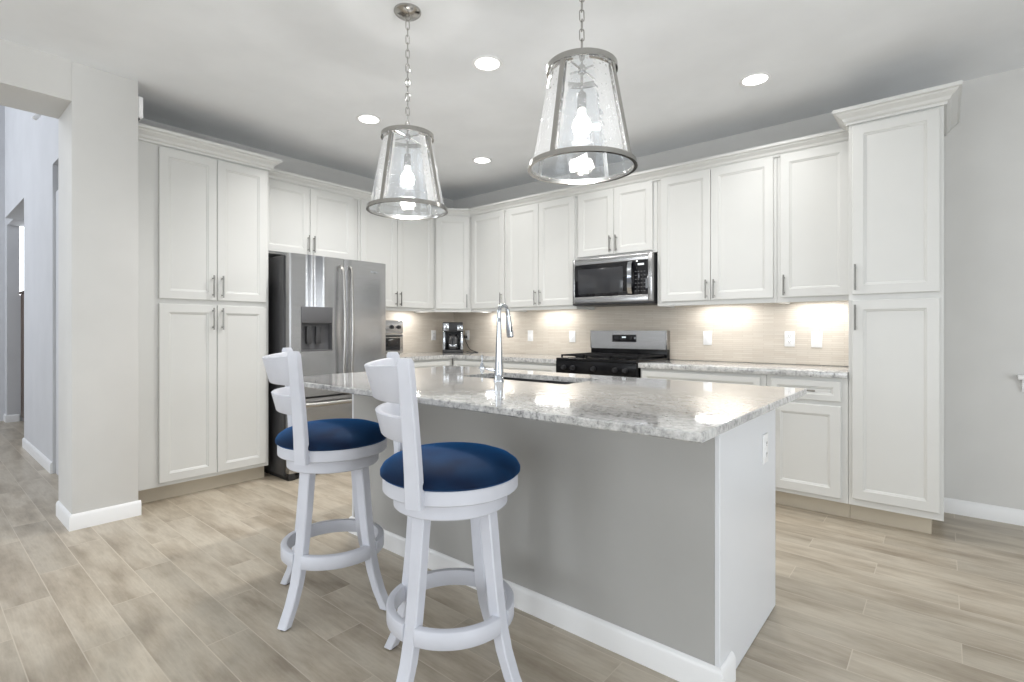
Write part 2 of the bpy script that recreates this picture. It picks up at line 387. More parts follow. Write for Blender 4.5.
# ------------------------------------------------------------------ cabinetry
def frustum_frame(mb, x0, x1, z0, z1, yf, depth=.010, fw=.056, bev=.014):
    """shaker door: outer slab with eased edge, flat frame, bevelled step, recessed flat panel; front faces -y at yf"""
    t = bmesh.new()
    def ring(dx, y): return [t.verts.new(c) for c in ((x0 + dx, y, z0 + dx), (x1 - dx, y, z0 + dx), (x1 - dx, y, z1 - dx), (x0 + dx, y, z1 - dx))]
    fw = min(fw, (z1 - z0) * .3)
    R = [ring(0, yf + .020), ring(0, yf + .003), ring(.003, yf), ring(fw, yf), ring(fw + .003, yf + .004), ring(fw + bev * .6, yf + .0055), ring(fw + bev, yf + depth)]
    t.faces.new(list(reversed(R[0])))
    for A, B in zip(R, R[1:]):
        for i in range(4): t.faces.new((A[i], A[(i + 1) % 4], B[(i + 1) % 4], B[i]))
    t.faces.new(R[-1]); bmesh.ops.recalc_face_normals(t, faces=t.faces); mb.merge(t); return mb
def pull(parent, x, z0, z1, yf, horiz=False, x1=None):
    m = MB()
    if horiz:
        m.tube([(x, yf - .03, z0), (x1, yf - .03, z0)], .0055, 10)
        for q in (x + .02, x1 - .02): m.cyl((q, yf, z0), (q, yf - .03, z0), .0045, n=8)
    else:
        m.tube([(x, yf - .03, z0), (x, yf - .03, z1)], .0055, 10)
        for q in (z0 + .02, z1 - .02): m.cyl((x, yf, q), (x, yf - .03, q), .0045, n=8)
    return m.build('handle', 'pull', parent)
def cabinet(name, label, origin, rz, width, depth, z0, z1, fronts, toe=0, foot=None, rail=False, toe_ends=(0, 0), group=None, stile=0):
    """local x along the face, face plane y=0, body behind at +y. fronts: (kind,x0,x1,z0,z1,handle)"""
    r = thing(name, label, 'cabinet', (origin[0], origin[1], 0), rz, group)
    b = MB(); bz0 = z0 + (.03 if rail else 0)
    if foot: b.prism(foot, bz0, z1)
    else: b.box(0, width, .0, depth, bz0, z1, .0015, 1)
    b.build('body', 'cab', r)
    if rail:
        MB().box(0, width, 0, .019, z0, bz0, .001, 1).box(0, .019, .019, depth - .01 if not foot else .03, z0, bz0).box(width - .019, width, .019, depth - .01 if not foot else .03, z0, bz0).build('light_rail', 'cab', r)
    if toe: MB().box(toe_ends[0], width - toe_ends[1], .075, depth - .002, 0, z0).build('toe_kick', 'toe', r)
    for f in fronts:
        kind, x0, x1, a, c = f[:5]; h = f[5] if len(f) > 5 else None
        d = frustum_frame(MB(), x0, x1, a, c, -.020).build(kind, 'cab', r, 20)
        if h:
            if h[0] == 'v': pull(d, h[1], h[2], h[3], -.020)
            else: pull(d, h[1], h[3], h[3], -.020, True, h[2])
    return r
R90 = PI / 2
YT = 3.747; YU = 4.018; XU = -4.21; XP = -4.056
CROWN = [(0, 0), (.012, 0), (.014, .012), (.024, .020), (.030, .034), (.052, .052), (.056, .060), (.068, .064), (.070, .082), (0, .082)]
def crown(z, s=1.0): return [(o * s, z + q * s) for o, q in CROWN]
# tall cabinet, left
c = cabinet('tall_cabinet', 'tall white pantry cabinet with four doors between the wall column and the fridge', (XP, .9745), R90, .8975, .476, .1065, 2.432,
        [('door', .153, .5145, 1.385, 2.410, ('v', .4855, 1.405, 1.565)), ('door', .5185, .8755, 1.385, 2.410, ('v', .5475, 1.405, 1.565)),
         ('door', .153, .5145, .133, 1.350, ('v', .4855, 1.172, 1.330)), ('door', .5185, .8755, .133, 1.350, ('v', .5475, 1.172, 1.330))], toe=1)
sweep_profile(MB(), crown(2.424, 1.08), [(.002, -.001), (.898, -.001), (.898, .10)]).build('crown_moulding', 'cab', c, 20)
# over the fridge
c = cabinet('wall_cabinet', 'white two-door wall cabinet above the stainless fridge', (XU, 1.876), R90, .905, .325, 1.80, 2.42,
        [('door', .010, .418, 1.815, 2.398, ('v', .398, 1.842, 1.985)), ('door', .422, .85, 1.815, 2.398, ('v', .448, 1.842, 1.985))], group='wall cabinets')
c = cabinet('wall_cabinet', 'white two-door wall cabinet between the fridge top and the corner', (XU, 2.785), R90, .951, .325, 1.365, 2.42,
        [('door', .022, .445, 1.400, 2.398, ('v', .420, 1.412, 1.555)), ('door', .449, .925, 1.400, 2.398, ('v', .474, 1.412, 1.555))], rail=True, group='wall cabinets')
# diagonal corner; the face runs from (-4.21,3.738) to (-3.93,4.018)
L_ = .396; k = math.sqrt(.5)
foot = [(0, 0), (L_, 0), (L_ + .325 * k, .325 * k), (L_ / 2, L_ / 2 + .33 * 2 * k - .008), (-.325 * k, .325 * k)]
c = cabinet('corner_cabinet', 'white single-door wall cabinet set diagonally in the corner above the coffee maker', (XU, 3.738), PI / 4, L_, .3, 1.365, 2.42,
        [('door', .018, L_ - .018, 1.400, 2.398, ('v', L_ - .045, 1.412, 1.555))], foot=foot, rail=True, group='wall cabinets')
# range wall, left to right
c = cabinet('wall_cabinet', 'narrow single-door white wall cabinet just right of the diagonal corner cabinet', (-3.928, YU), 0, .506, .325, 1.365, 2.42,
        [('door', .02, .486, 1.400, 2.398, ('v', .458, 1.412, 1.555))], rail=True, group='wall cabinets')
c = cabinet('wall_cabinet', 'white two-door wall cabinet touching the microwave on its left side', (-3.420, YU), 0, .846, .325, 1.365, 2.42,
        [('door', .014, .416, 1.400, 2.398, ('v', .388, 1.412, 1.555)), ('door', .420, .832, 1.400, 2.398, ('v', .448, 1.412, 1.555))], rail=True, group='wall cabinets')
c = cabinet('wall_cabinet', 'short white two-door wall cabinet directly above the microwave', (-2.572, YU), 0, .776, .325, 1.812, 2.42,
        [('door', .022, .385, 1.830, 2.398, ('v', .357, 1.848, 1.99)), ('door', .389, .742, 1.830, 2.398, ('v', .417, 1.848, 1.99))], group='wall cabinets')
c = cabinet('wall_cabinet', 'wide white two-door wall cabinet touching the microwave on its right side', (-1.794, YU), 0, .890, .325, 1.365, 2.42,
        [('door', .036, .432, 1.400, 2.398, ('v', .405, 1.412, 1.555)), ('door', .436, .870, 1.400, 2.398, ('v', .464, 1.412, 1.555))], rail=True, group='wall cabinets')
c = cabinet('wall_cabinet', 'single-door white wall cabinet beside the tall end cabinet', (-.902, YU), 0, .455, .325, 1.365, 2.42,
        [('door', .024, .435, 1.400, 2.398, ('v', .050, 1.412, 1.555))], rail=True, group='wall cabinets')
cr = sweep_profile(MB(), crown(2.395), [(XU + .001, 1.876), (XU + .001, 3.738), (-3.93, YU - .001), (-.452, YU - .001)]).build('crown_moulding', 'cab', None, 20)
tag(cr, 'long white crown moulding along the tops of the wall cabinets', 'moulding')
# tall cabinet, right
c = cabinet('tall_cabinet', 'tall narrow white cabinet with two stacked doors at the right end of the range wall', (-.445, YT), 0, .445, .598, .1065, 2.43,
        [('door', .020, .428, 1.385, 2.405, ('v', .038, 1.410, 1.565)), ('door', .020, .428, .150, 1.350, ('v', .038, 1.170, 1.322))], toe=1, toe_ends=(0, .055))
sweep_profile(MB(), crown(2.418, 1.08), [(.0005, .20), (.0005, -.001), (.4455, -.001), (.4455, .597)]).build('crown_moulding', 'cab', c, 20)
# base cabinets
cabinet('base_cabinet', 'white base cabinet with one drawer over one door beside the tall end cabinet', (-.905, YT), 0, .458, .598, .1065, .874,
        [('drawer', .030, .422, .728, .852, ('h', .16, .29, .790)), ('door', .030, .422, .134, .700, ('v', .05, .52, .67))], toe=1, group='base cabinets')
cabinet('base_cabinet', 'wide white base cabinet directly right of the range', (-1.812, YT), 0, .905, .598, .1065, .874,
        [('drawer', .016, .870, .728, .852, ('h', .36, .52, .790)), ('door', .016, .441, .134, .700, ('v', .41, .52, .67)), ('door', .445, .870, .134, .700, ('v', .475, .52, .67))], toe=1, group='base cabinets')
cabinet('base_cabinet', 'white base cabinet directly left of the range', (-3.312, YT), 0, .725, .598, .1065, .874,
        [('drawer', .016, .709, .728, .852, ('h', .29, .44, .790)), ('door', .016, .361, .134, .700, ('v', .33, .52, .67)), ('door', .365, .709, .134, .700, ('v', .395, .52, .67))], toe=1, group='base cabinets')
cabinet('base_cabinet', 'white base cabinet by the inner corner left of the range', (-3.928, YT), 0, .614, .598, .1065, .874,
        [('drawer', .03, .60, .728, .852, ('h', .25, .39, .790)), ('door', .03, .60, .134, .700, ('v', .58, .52, .67))], toe=1, group='base cabinets')
cabinet('base_cabinet', 'white base cabinet between the fridge and the corner', (-3.93, 2.87), R90, .870, .598, .1065, .874,
        [('drawer', .016, .815, .728, .852, ('h', .34, .50, .790)), ('door', .016, .414, .134, .700, ('v', .385, .52, .67)), ('door', .418, .815, .134, .700, ('v', .447, .52, .67))], toe=1, group='base cabinets')
# counters
t = MB().prism([(XW + .002, 2.86), (-3.90, 2.86), (-3.90, YT - .03), (-2.586, YT - .03), (-2.586, YW - .002), (XW + .002, YW - .002)], .8745, .914, .004).build('countertop', 'granite')
tag(t, 'speckled granite L-shaped countertop from the fridge round the corner to the range', 'countertop')
t = MB().box(-1.820, -.447, YT - .03, YW - .002, .8745, .914, .004).build('countertop', 'granite')
tag(t, 'speckled granite countertop between the range and the tall end cabinet', 'countertop')
# backsplashes
t = MB().box(-4.53, -.447, YW - .008, YW - .0005, .915, 1.3935).build('tile_backsplash', 'splash', None, 0); tag(t, 'beige linen-look tile backsplash behind the range', 'backsplash')
t = MB().box(XW + .0005, XW + .008, 2.86, YW - .009, .915, 1.3935).build('tile_backsplash', 'splash', None, 0); tag(t, 'beige tile backsplash on the side wall behind the toaster oven', 'backsplash')

# ------------------------------------------------------------------ island
isl = thing('kitchen_island', 'kitchen island base with grey knee wall and white end panel under the granite slab', 'kitchen island', (-1.6, 1.69, 0))
MB().box(-1.0, 1.038, 0, .14, 0, .887, .002, 1).build('knee_wall', 'isl', isl)
MB().box(1.038, 1.055, 0, .71, .003, .887, .002, 1).build('end_panel', 'panel', isl)
MB().box(-1.015, -1.0, .0, .71, .003, .887, .002, 1).build('end_panel', 'panel', isl)
sweep_profile(MB(), BB, [(-1.017, .20), (-1.017, -.0005), (1.0555, -.0005), (1.0555, .115)]).build('baseboard', 'trim', isl)
MB().box(-1.0, 1.038, .141, .16, .1065, .886).box(-1.0, 1.038, .672, .688, .1065, .886).box(-1.0, -.98, .16, .672, .1065, .886).box(1.018, 1.038, .16, .672, .1065, .886).box(-.98, 1.018, .16, .672, .1065, .12).build('cabinet_body', 'cab', isl)
MB().box(-1.0, 1.038, .62, .635, 0, .1065).build('toe_kick', 'toe', isl)
for x0, x1 in ((-.96, -.48), (-.47, .02), (.03, .52), (.53, 1.03)):
    d = frustum_frame(MB(), -x1, -x0, .134, .86, -.020)
    bmesh.ops.rotate(d.bm, verts=d.bm.verts, cent=(0, 0, 0), matrix=Matrix.Rotation(PI, 3, 'Z'))
    bmesh.ops.translate(d.bm, verts=d.bm.verts, vec=(0, .689, 0))
    dd = d.build('door', 'cab', isl, 20)
    MB().tube([(x1 - .04, .739, .66), (x1 - .04, .739, .82)], .0055, 8).cyl((x1 - .04, .709, .68), (x1 - .04, .739, .68), .0045, n=8).cyl((x1 - .04, .709, .80), (x1 - .04, .739, .80), .0045, n=8).build('handle', 'nickel', dd)
# granite slab with sink cut-out
SX0, SX1, SY0, SY1 = -2.06, -1.36, 2.02, 2.355
def slab():
    x0, x1, y0, y1, z0, z1 = -2.72, -.458, 1.285, 2.566, .8875, .914
    t = bmesh.new()
    def rect(a, b, c_, d_, z, e=0, n=4, rad=.0):
        return [t.verts.new(p) for p in ((a, c_, z), (b, c_, z), (b, d_, z), (a, d_, z))]
    e = .004
    o0 = rect(x0 + e, x1 - e, y0 + e, y1 - e, z0); o1 = rect(x0, x1, y0, y1, z0 + e); o2 = rect(x0, x1, y0, y1, z1 - e); o3 = rect(x0 + e, x1 - e, y0 + e, y1 - e, z1)
    i3 = rect(SX0, SX1, SY0, SY1, z1); i0 = rect(SX0, SX1, SY0, SY1, z0)
    for A, B in ((o0, o1), (o1, o2), (o2, o3), (o3, i3), (i3, i0), (i0, o0)):
        for i in range(4): t.faces.new((A[i], A[(i + 1) % 4], B[(i + 1) % 4], B[i]))
    bmesh.ops.recalc_face_normals(t, faces=t.faces)
    m = MB(); m.merge(t); return m
t = slab().build('countertop', 'granite', None, 20); tag(t, 'large polished granite slab on the kitchen island, with the sink cut into it', 'countertop')
sk = thing('sink', 'stainless double-bowl sink under the island countertop', 'sink', ((SX0 + SX1) / 2, (SY0 + SY1) / 2, .68))
def bowl(x0, x1, y0, y1, zt, zb, w_=.004):
    m = MB()
    m.box(x0, x1, y0, y0 + w_, zb, zt).box(x0, x1, y1 - w_, y1, zb, zt).box(x0, x0 + w_, y0 + w_, y1 - w_, zb, zt).box(x1 - w_, x1, y0 + w_, y1 - w_, zb, zt).box(x0, x1, y0, y1, zb - w_, zb)
    return m
bowl(-.352, -.006, -.165, .165, .2065, 0).build('bowl', 'sinksteel', sk); bowl(.006, .352, -.165, .165, .2065, 0).build('bowl', 'sinksteel', sk)
MB().box(-.006, .006, -.165, .165, 0, .185).build('divider', 'sinksteel', sk)
for x in (-.18, .18): MB().lathe([(0, .002), (.03, .002), (.045, .006), (.045, .0005), (0, .0005)], x, 0, 24).build('drain', 'chrome', sk)
# faucet
fc = thing('faucet', 'tall chrome pull-down faucet on the island slab', 'faucet', (-1.706, 1.945, .914))
MB().lathe([(0, 0), (.027, 0), (.027, .006), (.0235, .012), (.0225, .05), (.019, .12), (.015, .2), (.0115, .285), (.0115, .315), (.010, .32), (0, .32)], n=28).build('column', 'chrome', fc)
arc = [(0, 0, .315)] + [(0, .034 - .034 * math.cos(a), .345 + .036 * math.sin(a)) for a in [PI * i / 12 for i in range(0, 11)]]
MB().tube(arc + [(0, .073, .325)], [.0105] * len(arc) + [.012], 14).build('spout', 'chrome', fc)
hd = MB().tube([(0, .071, .332), (0, .076, .30), (0, .084, .25), (0, .088, .225)], [.0125, .015, .018, .019], 16).build('spray_head', 'chrome', fc)
MB().tube([(0, .0880, .2249), (0, .0886, .219)], [.017, .015], 16).build('nozzle', 'dark', hd)
MB().box(.012, .017, .074, .084, .245, .275, .002).build('spray_button', 'dark', hd)
MB().tube([(-.018, 0, .05), (-.045, .0, .052), (-.085, 0, .058)], [.010, .008, .006], 12).build('lever', 'chrome', fc)
# soap pump
sp = thing('soap_pump', 'small chrome soap dispenser pump behind the sink left of the faucet', 'soap dispenser', (-2.37, 2.53, .914))
MB().lathe([(0, 0), (.024, 0), (.024, .006), (.016, .012), (.013, .03), (.006, .034), (.006, .075), (.009, .078), (.009, .088), (0, .09)], n=20).build('pump', 'chrome', sp)
MB().tube([(0, 0, .083), (.03, -.03, .086), (.045, -.045, .078)], [.005, .0045, .0035], 10).build('nozzle', 'chrome', sp)
# outlet on the island end
def plate(name, label, loc, rz, kind, group='outlets and switches', wd=.070, ht=.114):
    r = thing(name, label, 'outlet' if kind != 'switch' else 'switch', loc, rz, group)
    p_ = MB().box(-wd / 2, wd / 2, -.006, 0, -ht / 2, ht / 2, .002).build('cover_plate', 'plastic', r)
    if kind == 'switch': MB().box(-.016, .016, -.009, -.006, -.033, .033, .0015).build('rocker', 'plastic', r)
    else:
        for s_ in (-1, 1):
            so = MB().box(-.017, .017, -.0085, -.006, s_ * .021 - .0145, s_ * .021 + .0145, .001).build('socket', 'plastic', r)
            m = MB()
            for dx in (-.006, .006): m.box(dx - .0012, dx + .0012, -.009, -.0084, s_ * .021 - .003, s_ * .021 + .007)
            m.box(-.002, .002, -.009, -.0084, s_ * .021 - .010, s_ * .021 - .006)
            m.build('slot', 'dark', so)
    return r
YB = YW - .0085
plate('outlet', 'white outlet near the top of the island white end panel', (-.5448, 2.222, .70), R90, 'outlet')
plate('outlet', 'white wall outlet just right of the coffee maker with its cord plugged in', (-4.305, YB, 1.11), 0, 'outlet')
plate('outlet', 'white wall outlet on the side wall left of the coffee maker', (XW + .0085, 4.01, 1.11), R90, 'outlet')
plate('light_switch', 'white switch plate on the backsplash right of the faucet', (-3.36, YB, 1.11), 0, 'switch')
plate('light_switch', 'white switch plate on the backsplash closest to the range on its left', (-2.83, YB, 1.105), 0, 'switch')
plate('light_switch', 'white switch plate on the backsplash right of the range', (-1.499, YB, 1.104), 0, 'switch')
plate('outlet', 'white outlet with dark slots, left one of the pair near the tall end cabinet', (-.888, YB, 1.103), 0, 'outlet')
plate('light_switch', 'white cover plate nearest the tall end cabinet on the backsplash', (-.711, YB, 1.100), 0, 'switch')

# ------------------------------------------------------------------ fridge
fr = thing('refrigerator', 'stainless french-door refrigerator with water dispenser beside the tall pantry cabinet', 'refrigerator', (-3.85, 1.94, 0), R90)
# local x = world +Y (0..0.90), local y = into the wall
MB().box(-.012, .905, .075, .655, .03, 1.755, .006).build('body', 'fside', fr)
MB().box(0, .9, .03, .6, .0, .03).build('base_grille', 'dark', fr)
def curved_door(x0, x1, z0, z1, bow=.012, n=10):
    """door front bows gently outward"""
    pts = [(x1, .068), (x0, .068)]
    for i in range(n + 1):
        u = i / n; x = x0 + (x1 - x0) * u; e = min(u, 1 - u); pts.append((x, (.010 * (1 - min(1, e / .05)) if e < .05 else 0) - bow * math.sin(PI * u) * .6))
    return MB().prism(pts, z0, z1, 0)
d1 = curved_door(.0, .474, .640, 1.765)
# dispenser recess is cut out by building the door around it
def door_with_hole(x0, x1, z0, z1, hx0, hx1, hz0, hz1):
    m = MB(); bow = .012 * .6
    f = lambda x: -(bow * math.sin(PI * (x - x0) / (x1 - x0))) + (.006 if x in (x0, x1) else 0)
    xs = [x0, x0 + .012] + [x0 + .012 + (hx0 - x0 - .012) * i / 3 for i in (1, 2, 3)] + [hx0 + (hx1 - hx0) * i / 8 for i in range(1, 9)] + [hx1 + (x1 - .012 - hx1) * i / 4 for i in (1, 2, 3, 4)] + [x1]
    for a, b in zip(xs, xs[1:]):
        spans = [(z0, z1)] if not (a >= hx0 - 1e-6 and b <= hx1 + 1e-6) else [(z0, hz0), (hz1, z1)]
        for p, q in spans:
            t = bmesh.new()
            F = [t.verts.new(v) for v in ((a, f(a), p), (b, f(b), p), (b, f(b), q), (a, f(a), q))]
            B = [t.verts.new(v) for v in ((a, .068, p), (b, .068, p), (b, .068, q), (a, .068, q))]
            t.faces.new(F); t.faces.new(list(reversed(B)))
            for i in range(4): t.faces.new((F[i], B[i], B[(i + 1) % 4], F[(i + 1) % 4]))
            m.merge(t)
    bmesh.ops.remove_doubles(m.bm, verts=m.bm.verts, dist=1e-5)
    bmesh.ops.recalc_face_normals(m.bm, faces=m.bm.faces); return m
d1.bm.free()
HX0, HX1 = .090, .362
d = door_with_hole(0, .476, .640, 1.768, HX0, HX1, 1.000, 1.356).build('door', 'steel', fr, 30)
dp = MB().box(HX0, HX1, .05, .06, 1.0, 1.225).box(HX0, HX0 + .004, -.004, .05, 1.0, 1.225).box(HX1 - .004, HX1, -.004, .05, 1.0, 1.225).box(HX0, HX1, -.006, .05, 1.0, 1.012).build('water_dispenser', 'greyp', d); dp['label'] = 'dark dispenser recess in the left fridge door'
MB().box(HX0 + .001, HX1 - .001, -.010, .055, 1.225, 1.355, .003).build('control_panel', M['greyp'], d)
for x in (HX0 + .085, HX0 + .165): MB().box(x - .022, x + .022, .02, .045, 1.06, 1.20, .006).build('paddle', 'fside', d)
MB().tube(smooth_path([(.430, .002, 1.70), (.432, -.035, 1.69), (.436, -.055, 1.60), (.438, -.072, 1.2), (.436, -.055, .79), (.432, -.035, .70), (.430, .002, .69)]), .0125, 12).build('handle', 'nickel', d)
d = curved_door(.480, .902, .640, 1.768).build('door', 'steel', fr, 30)
MB().tube(smooth_path([(.520, .002, 1.70), (.518, -.035, 1.69), (.512, -.055, 1.60), (.510, -.072, 1.2), (.512, -.055, .79), (.518, -.035, .70), (.520, .002, .69)]), .0125, 12).build('handle', 'nickel', d)
MB().box(.735, .80, -.0085, -.004, 1.672, 1.688, .001).build('badge', 'chrome', d)
d = curved_door(.0, .902, .055, .625).build('freezer_drawer', 'steel', fr, 30)
MB().tube([(.05, .0, .580), (.06, -.055, .583), (.25, -.068, .58), (.65, -.068, .58), (.84, -.055, .578), (.85, 0, .580)], .018, 12).build('handle', 'nickel', d)
MB().box(.0, .055, .01, .06, 0, .052, .004).build('foot', 'dark', fr); MB().box(.845, .9, .01, .06, 0, .052, .004).build('foot', 'dark', fr)

# ------------------------------------------------------------------ microwave
mw = thing('microwave', 'stainless over-the-range microwave hanging under the short cabinet', 'microwave', (-2.568, 3.94, 1.392))
W = .762
MB().box(.003, W - .003, .04, .40, .0, .412, .003).build('body', 'dark', mw)
MB().box(.0, W, .0, .04, .0, .016, .002).box(0, W, .03, .2, -.004, .0).build('vent_grille', 'dark', mw)
fm = MB(); fm.box(0, .022, .0, .04, .017, .412, .003).box(W - .035, W, .0, .04, .017, .412, .003).box(.022, W - .035, .0, .04, .357, .412, .003).box(.022, W - .035, .0, .04, .017, .072, .003).build('face_frame', 'steel', mw)
d = MB().box(.023, .585, .004, .04, .073, .356, .002).build('door', 'glassblk', mw)
MB().box(.055, .50, .0025, .0045, .098, .318, .001).build('window', 'mesh', d)
hp = [(.572 + .010 * math.sin(PI * i / 10), -.006 - .036 * math.sin(PI * i / 10) ** .6, .085 + .262 * i / 10) for i in range(11)]
MB().tube(hp, 1, sec=[(-.019, -.005), (.019, -.005), (.019, .005), (-.019, .005)], up=(0, 1, 0)).build('handle', 'chrome', d)
cp = MB().box(.586, W - .036, .004, .04, .073, .356, .002).build('control_panel', 'glassblk', mw)
MB().box(.635, .69, .003, .0045, .315, .330).build('display', 'display', cp)
kp = MB()
for i in range(4):
    for j in range(6): kp.box(.610 + i * .026, .624 + i * .026, .0035, .0045, .10 + j * .032, .106 + j * .032)
kp.build('keypad', 'greyp', cp)

# ------------------------------------------------------------------ range
rg = thing('gas_range', 'black and stainless gas range under the microwave', 'stove', (-2.584, 3.70, 0))
W = .762
MB().box(0, W, .045, .638, .0, .905, .003).build('body', 'black', rg)
MB().box(.01, W - .01, .0, .045, .18, .78, .004).build('oven_door', 'steel', rg)
MB().box(.12, W - .12, -.003, .0, .30, .64, .002).build('oven_window', 'glassblk', rg)
MB().tube([(.06, 0, .74), (.06, -.05, .745), (W - .06, -.05, .745), (W - .06, 0, .74)], .012, 10).build('door_handle', 'nickel', rg)
MB().box(.01, W - .01, .0, .045, .02, .17, .004).build('drawer', 'steel', rg)
MB().box(0, W, -.004, .05, .79, .908, .006).build('control_panel', 'black', rg)
for x in (.09, .18, .38, .58, .67):
    kn = MB().cyl((x, -.004, .85), (x, -.034, .85), .021, .017, 20).box(x - .003, x + .003, -.040, -.030, .833, .867, .001).build('knob', 'dark', rg)
MB().box(0, W, .0, .60, .906, .930, .005).build('cooktop', 'black', rg)
for gx in (.02, .27, .52):
    g = MB()
    for a in (0, .11, .218): g.box(gx + a, gx + a + .012, .05, .55, .945, .958, .002)
    for b in (.05, .175, .295, .415, .538): g.box(gx, gx + .23, b, b + .012, .945, .958, .002)
    for a in (0, .218):
        for b in (.05, .538): g.box(gx + a, gx + a + .012, b, b + .012, .930, .946)
    g.build('grate', 'iron', rg)
for x, y in ((.14, .17), (.62, .17), (.14, .43), (.62, .43), (.38, .30)): MB().lathe([(0, .931), (.045, .931), (.045, .940), (.03, .944), (0, .944)], x, y, 20).build('burner', 'iron', rg)
bgd = MB().box(0, W, .585, .638, .905, 1.0, .003).build('backguard', 'black', rg)
MB().prism([(0, .575), (W, .575), (W, .638), (0, .638)], 1.0, 1.165, .004).build('backguard_panel', 'steel', rg)
MB().box(.235, .475, .570, .576, 1.062, 1.128, .002).build('display_glass', 'glassblk', rg)
MB().box(.335, .375, .569, .571, 1.098, 1.112).build('clock', 'display', rg)
MB().box(-.001, .012, .573, .640, 1.0, 1.166, .002).box(W - .012, W + .001, .573, .640, 1.0, 1.166, .002).build('end_cap', 'nickel', rg)

# ------------------------------------------------------------------ toaster oven and coffee maker
to = thing('toaster_oven', 'stainless toaster oven on the side counter half hidden by the fridge', 'toaster oven', (-4.17, 2.90, .914), R90)
MB().box(0, .385, .012, .30, .02, .353, .008).build('body', 'nickel', to)
MB().box(.002, .383, .0, .012, .225, .350, .003).build('control_panel', 'steel', to)
for x in (.06, .14, .245, .330): MB().cyl((x, 0, .286), (x, -.018, .286), .021, .016, 18).build('knob', 'dark', to)
d = MB().box(.002, .383, -.002, .012, .028, .215, .003).build('door', 'nickel', to)
MB().box(.03, .345, -.004, -.002, .05, .178, .001).build('glass', 'glassblk', d)
MB().tube([(.03, 0, .198), (.03, -.03, .20), (.35, -.03, .20), (.35, 0, .198)], .007, 10).build('handle', 'dark', d)
for x in (.02, .34):
    for y in (.03, .26): MB().cyl((x + .01, y, 0), (x + .01, y, .02), .012, n=12).build('foot', 'dark', to)
cf = thing('coffee_maker', 'black and chrome drip coffee maker in the counter corner', 'coffee maker', (-4.245, 4.05, .914), PI / 4)
MB().box(-.115, .115, -.09, .10, 0, .035, .01).build('base', 'dark', cf)
MB().box(-.115, .115, .02, .10, .035, .33, .01).build('water_tank', 'dark', cf)
MB().box(-.115, .115, -.085, .04, .235, .345, .014).build('brew_head', 'dark', cf)
MB().box(-.11, -.045, -.090, -.0855, .25, .335, .004).box(.045, .11, -.090, -.0855, .25, .31, .004).build('trim_panel', 'chrome', cf)
MB().box(-.113, -.085, -.088, .02, .036, .234, .006).box(.085, .113, -.088, .02, .036, .234, .006).build('side_column', 'chrome', cf)
MB().lathe([(0, .001), (.05, .001), (.064, .03), (.066, .10), (.052, .14), (.045, .155), (0, .155)], 0, -.022, 24, mat=Matrix.Translation((0, 0, .036))).build('carafe', 'smoke', cf)
MB().lathe([(.0652, .070), (.0672, .074), (.0672, .090), (.0652, .094)], 0, -.022, 24, close=True).build('carafe_band', 'chrome', cf)
MB().tube([(.0, -.085, .17), (.0, -.12, .16), (.0, -.12, .09), (.0, -.085, .075)], .007, 8).build('carafe_handle', 'dark', cf)
MB().lathe([(0, .192), (.046, .192), (.05, .20), (.04, .215), (0, .215)], 0, -.022, 20).build('carafe_lid', 'dark', cf)
cord = [(-4.12, 4.14, .925), (-4.07, 4.20, .9195), (-4.05, 4.25, .9195), (-4.11, 4.29, .9195), (-4.22, 4.30, .945), (-4.28, 4.30, 1.02), (-4.305, 4.295, 1.085)]
cw = MB().tube(smooth_path(cord), .0045, 8).box(-4.318, -4.292, 4.29, 4.330, 1.075, 1.103, .004).build('power_cord', 'dark')
tag(cw, 'black power cord from the coffee maker to the corner outlet', 'cord')

# ------------------------------------------------------------------ under-cabinet lights
def bar_light(label, x, y, rz, length=.44):
    r = thing('under_cabinet_light', label, 'light', (x, y, 1.381), rz, 'under-cabinet lights')
    MB().box(-length / 2, length / 2, -.03, .03, .0, .0135, .003).build('housing', 'plastic', r)
    MB().box(-length / 2 + .01, length / 2 - .01, -.022, .022, -.003, .0, .001).build('diffuser', 'bar_glow', r)
    l = bpy.data.lights.new('bar_glow', 'AREA'); l.shape = 'RECTANGLE'; l.size = length * .9; l.size_y = .04; l.energy = 1.5; l.color = (1, .99, .975)
    o = bpy.data.objects.new('bar_glow', l); COL.objects.link(o); o.parent = r; o.location = (0, 0, -.006)
bar_light('bar light under the cabinet between fridge and corner', -4.40, 3.56, R90, .28)
bar_light('bar light under the narrow cabinet right of the corner', -3.76, 4.22, 0, .28)
bar_light('bar light under the two-door cabinet left of the microwave', -3.0, 4.22, 0)
bar_light('bar light under the two-door cabinet right of the microwave', -1.35, 4.22, 0)
bar_light('bar light under the cabinet beside the tall end cabinet', -.68, 4.22, 0, .34)

# ------------------------------------------------------------------ recessed ceiling lights
def can(label, x, y, power=17):
    r = thing('recessed_light', label, 'ceiling light', (x, y, H), 0, 'recessed ceiling lights')
    MB().lathe([(.072, -.001), (.090, -.001), (.092, -.004), (.088, -.007), (.072, -.006)], n=40, close=True).build('trim_ring', 'plastic', r)
    MB().lathe([(0, -.003), (.0715, -.003), (.0715, -.0005), (0, -.0005)], n=32).build('diffuser', 'can_glow', r)
    l = bpy.data.lights.new('can_beam', 'AREA'); l.shape = 'DISK'; l.size = .13; l.spread = math.radians(140); l.energy = power; l.color = (1, .985, .965)
    o = bpy.data.objects.new('can_beam', l); COL.objects.link(o); o.parent = r; o.location = (0, 0, -.012)
can('recessed ceiling light between the two pendants', -2.052, 2.235)
can('recessed ceiling light nearest the left pendant, above the fridge front', -3.266, 2.255)
can('small far recessed ceiling light near the corner cabinets', -3.258, 3.478, 5)
can('recessed ceiling light seen through the glass of the right pendant', -2.052, 3.470, 5)
can('recessed ceiling light above the right-hand wall cabinets', -.903, 3.463, 6)

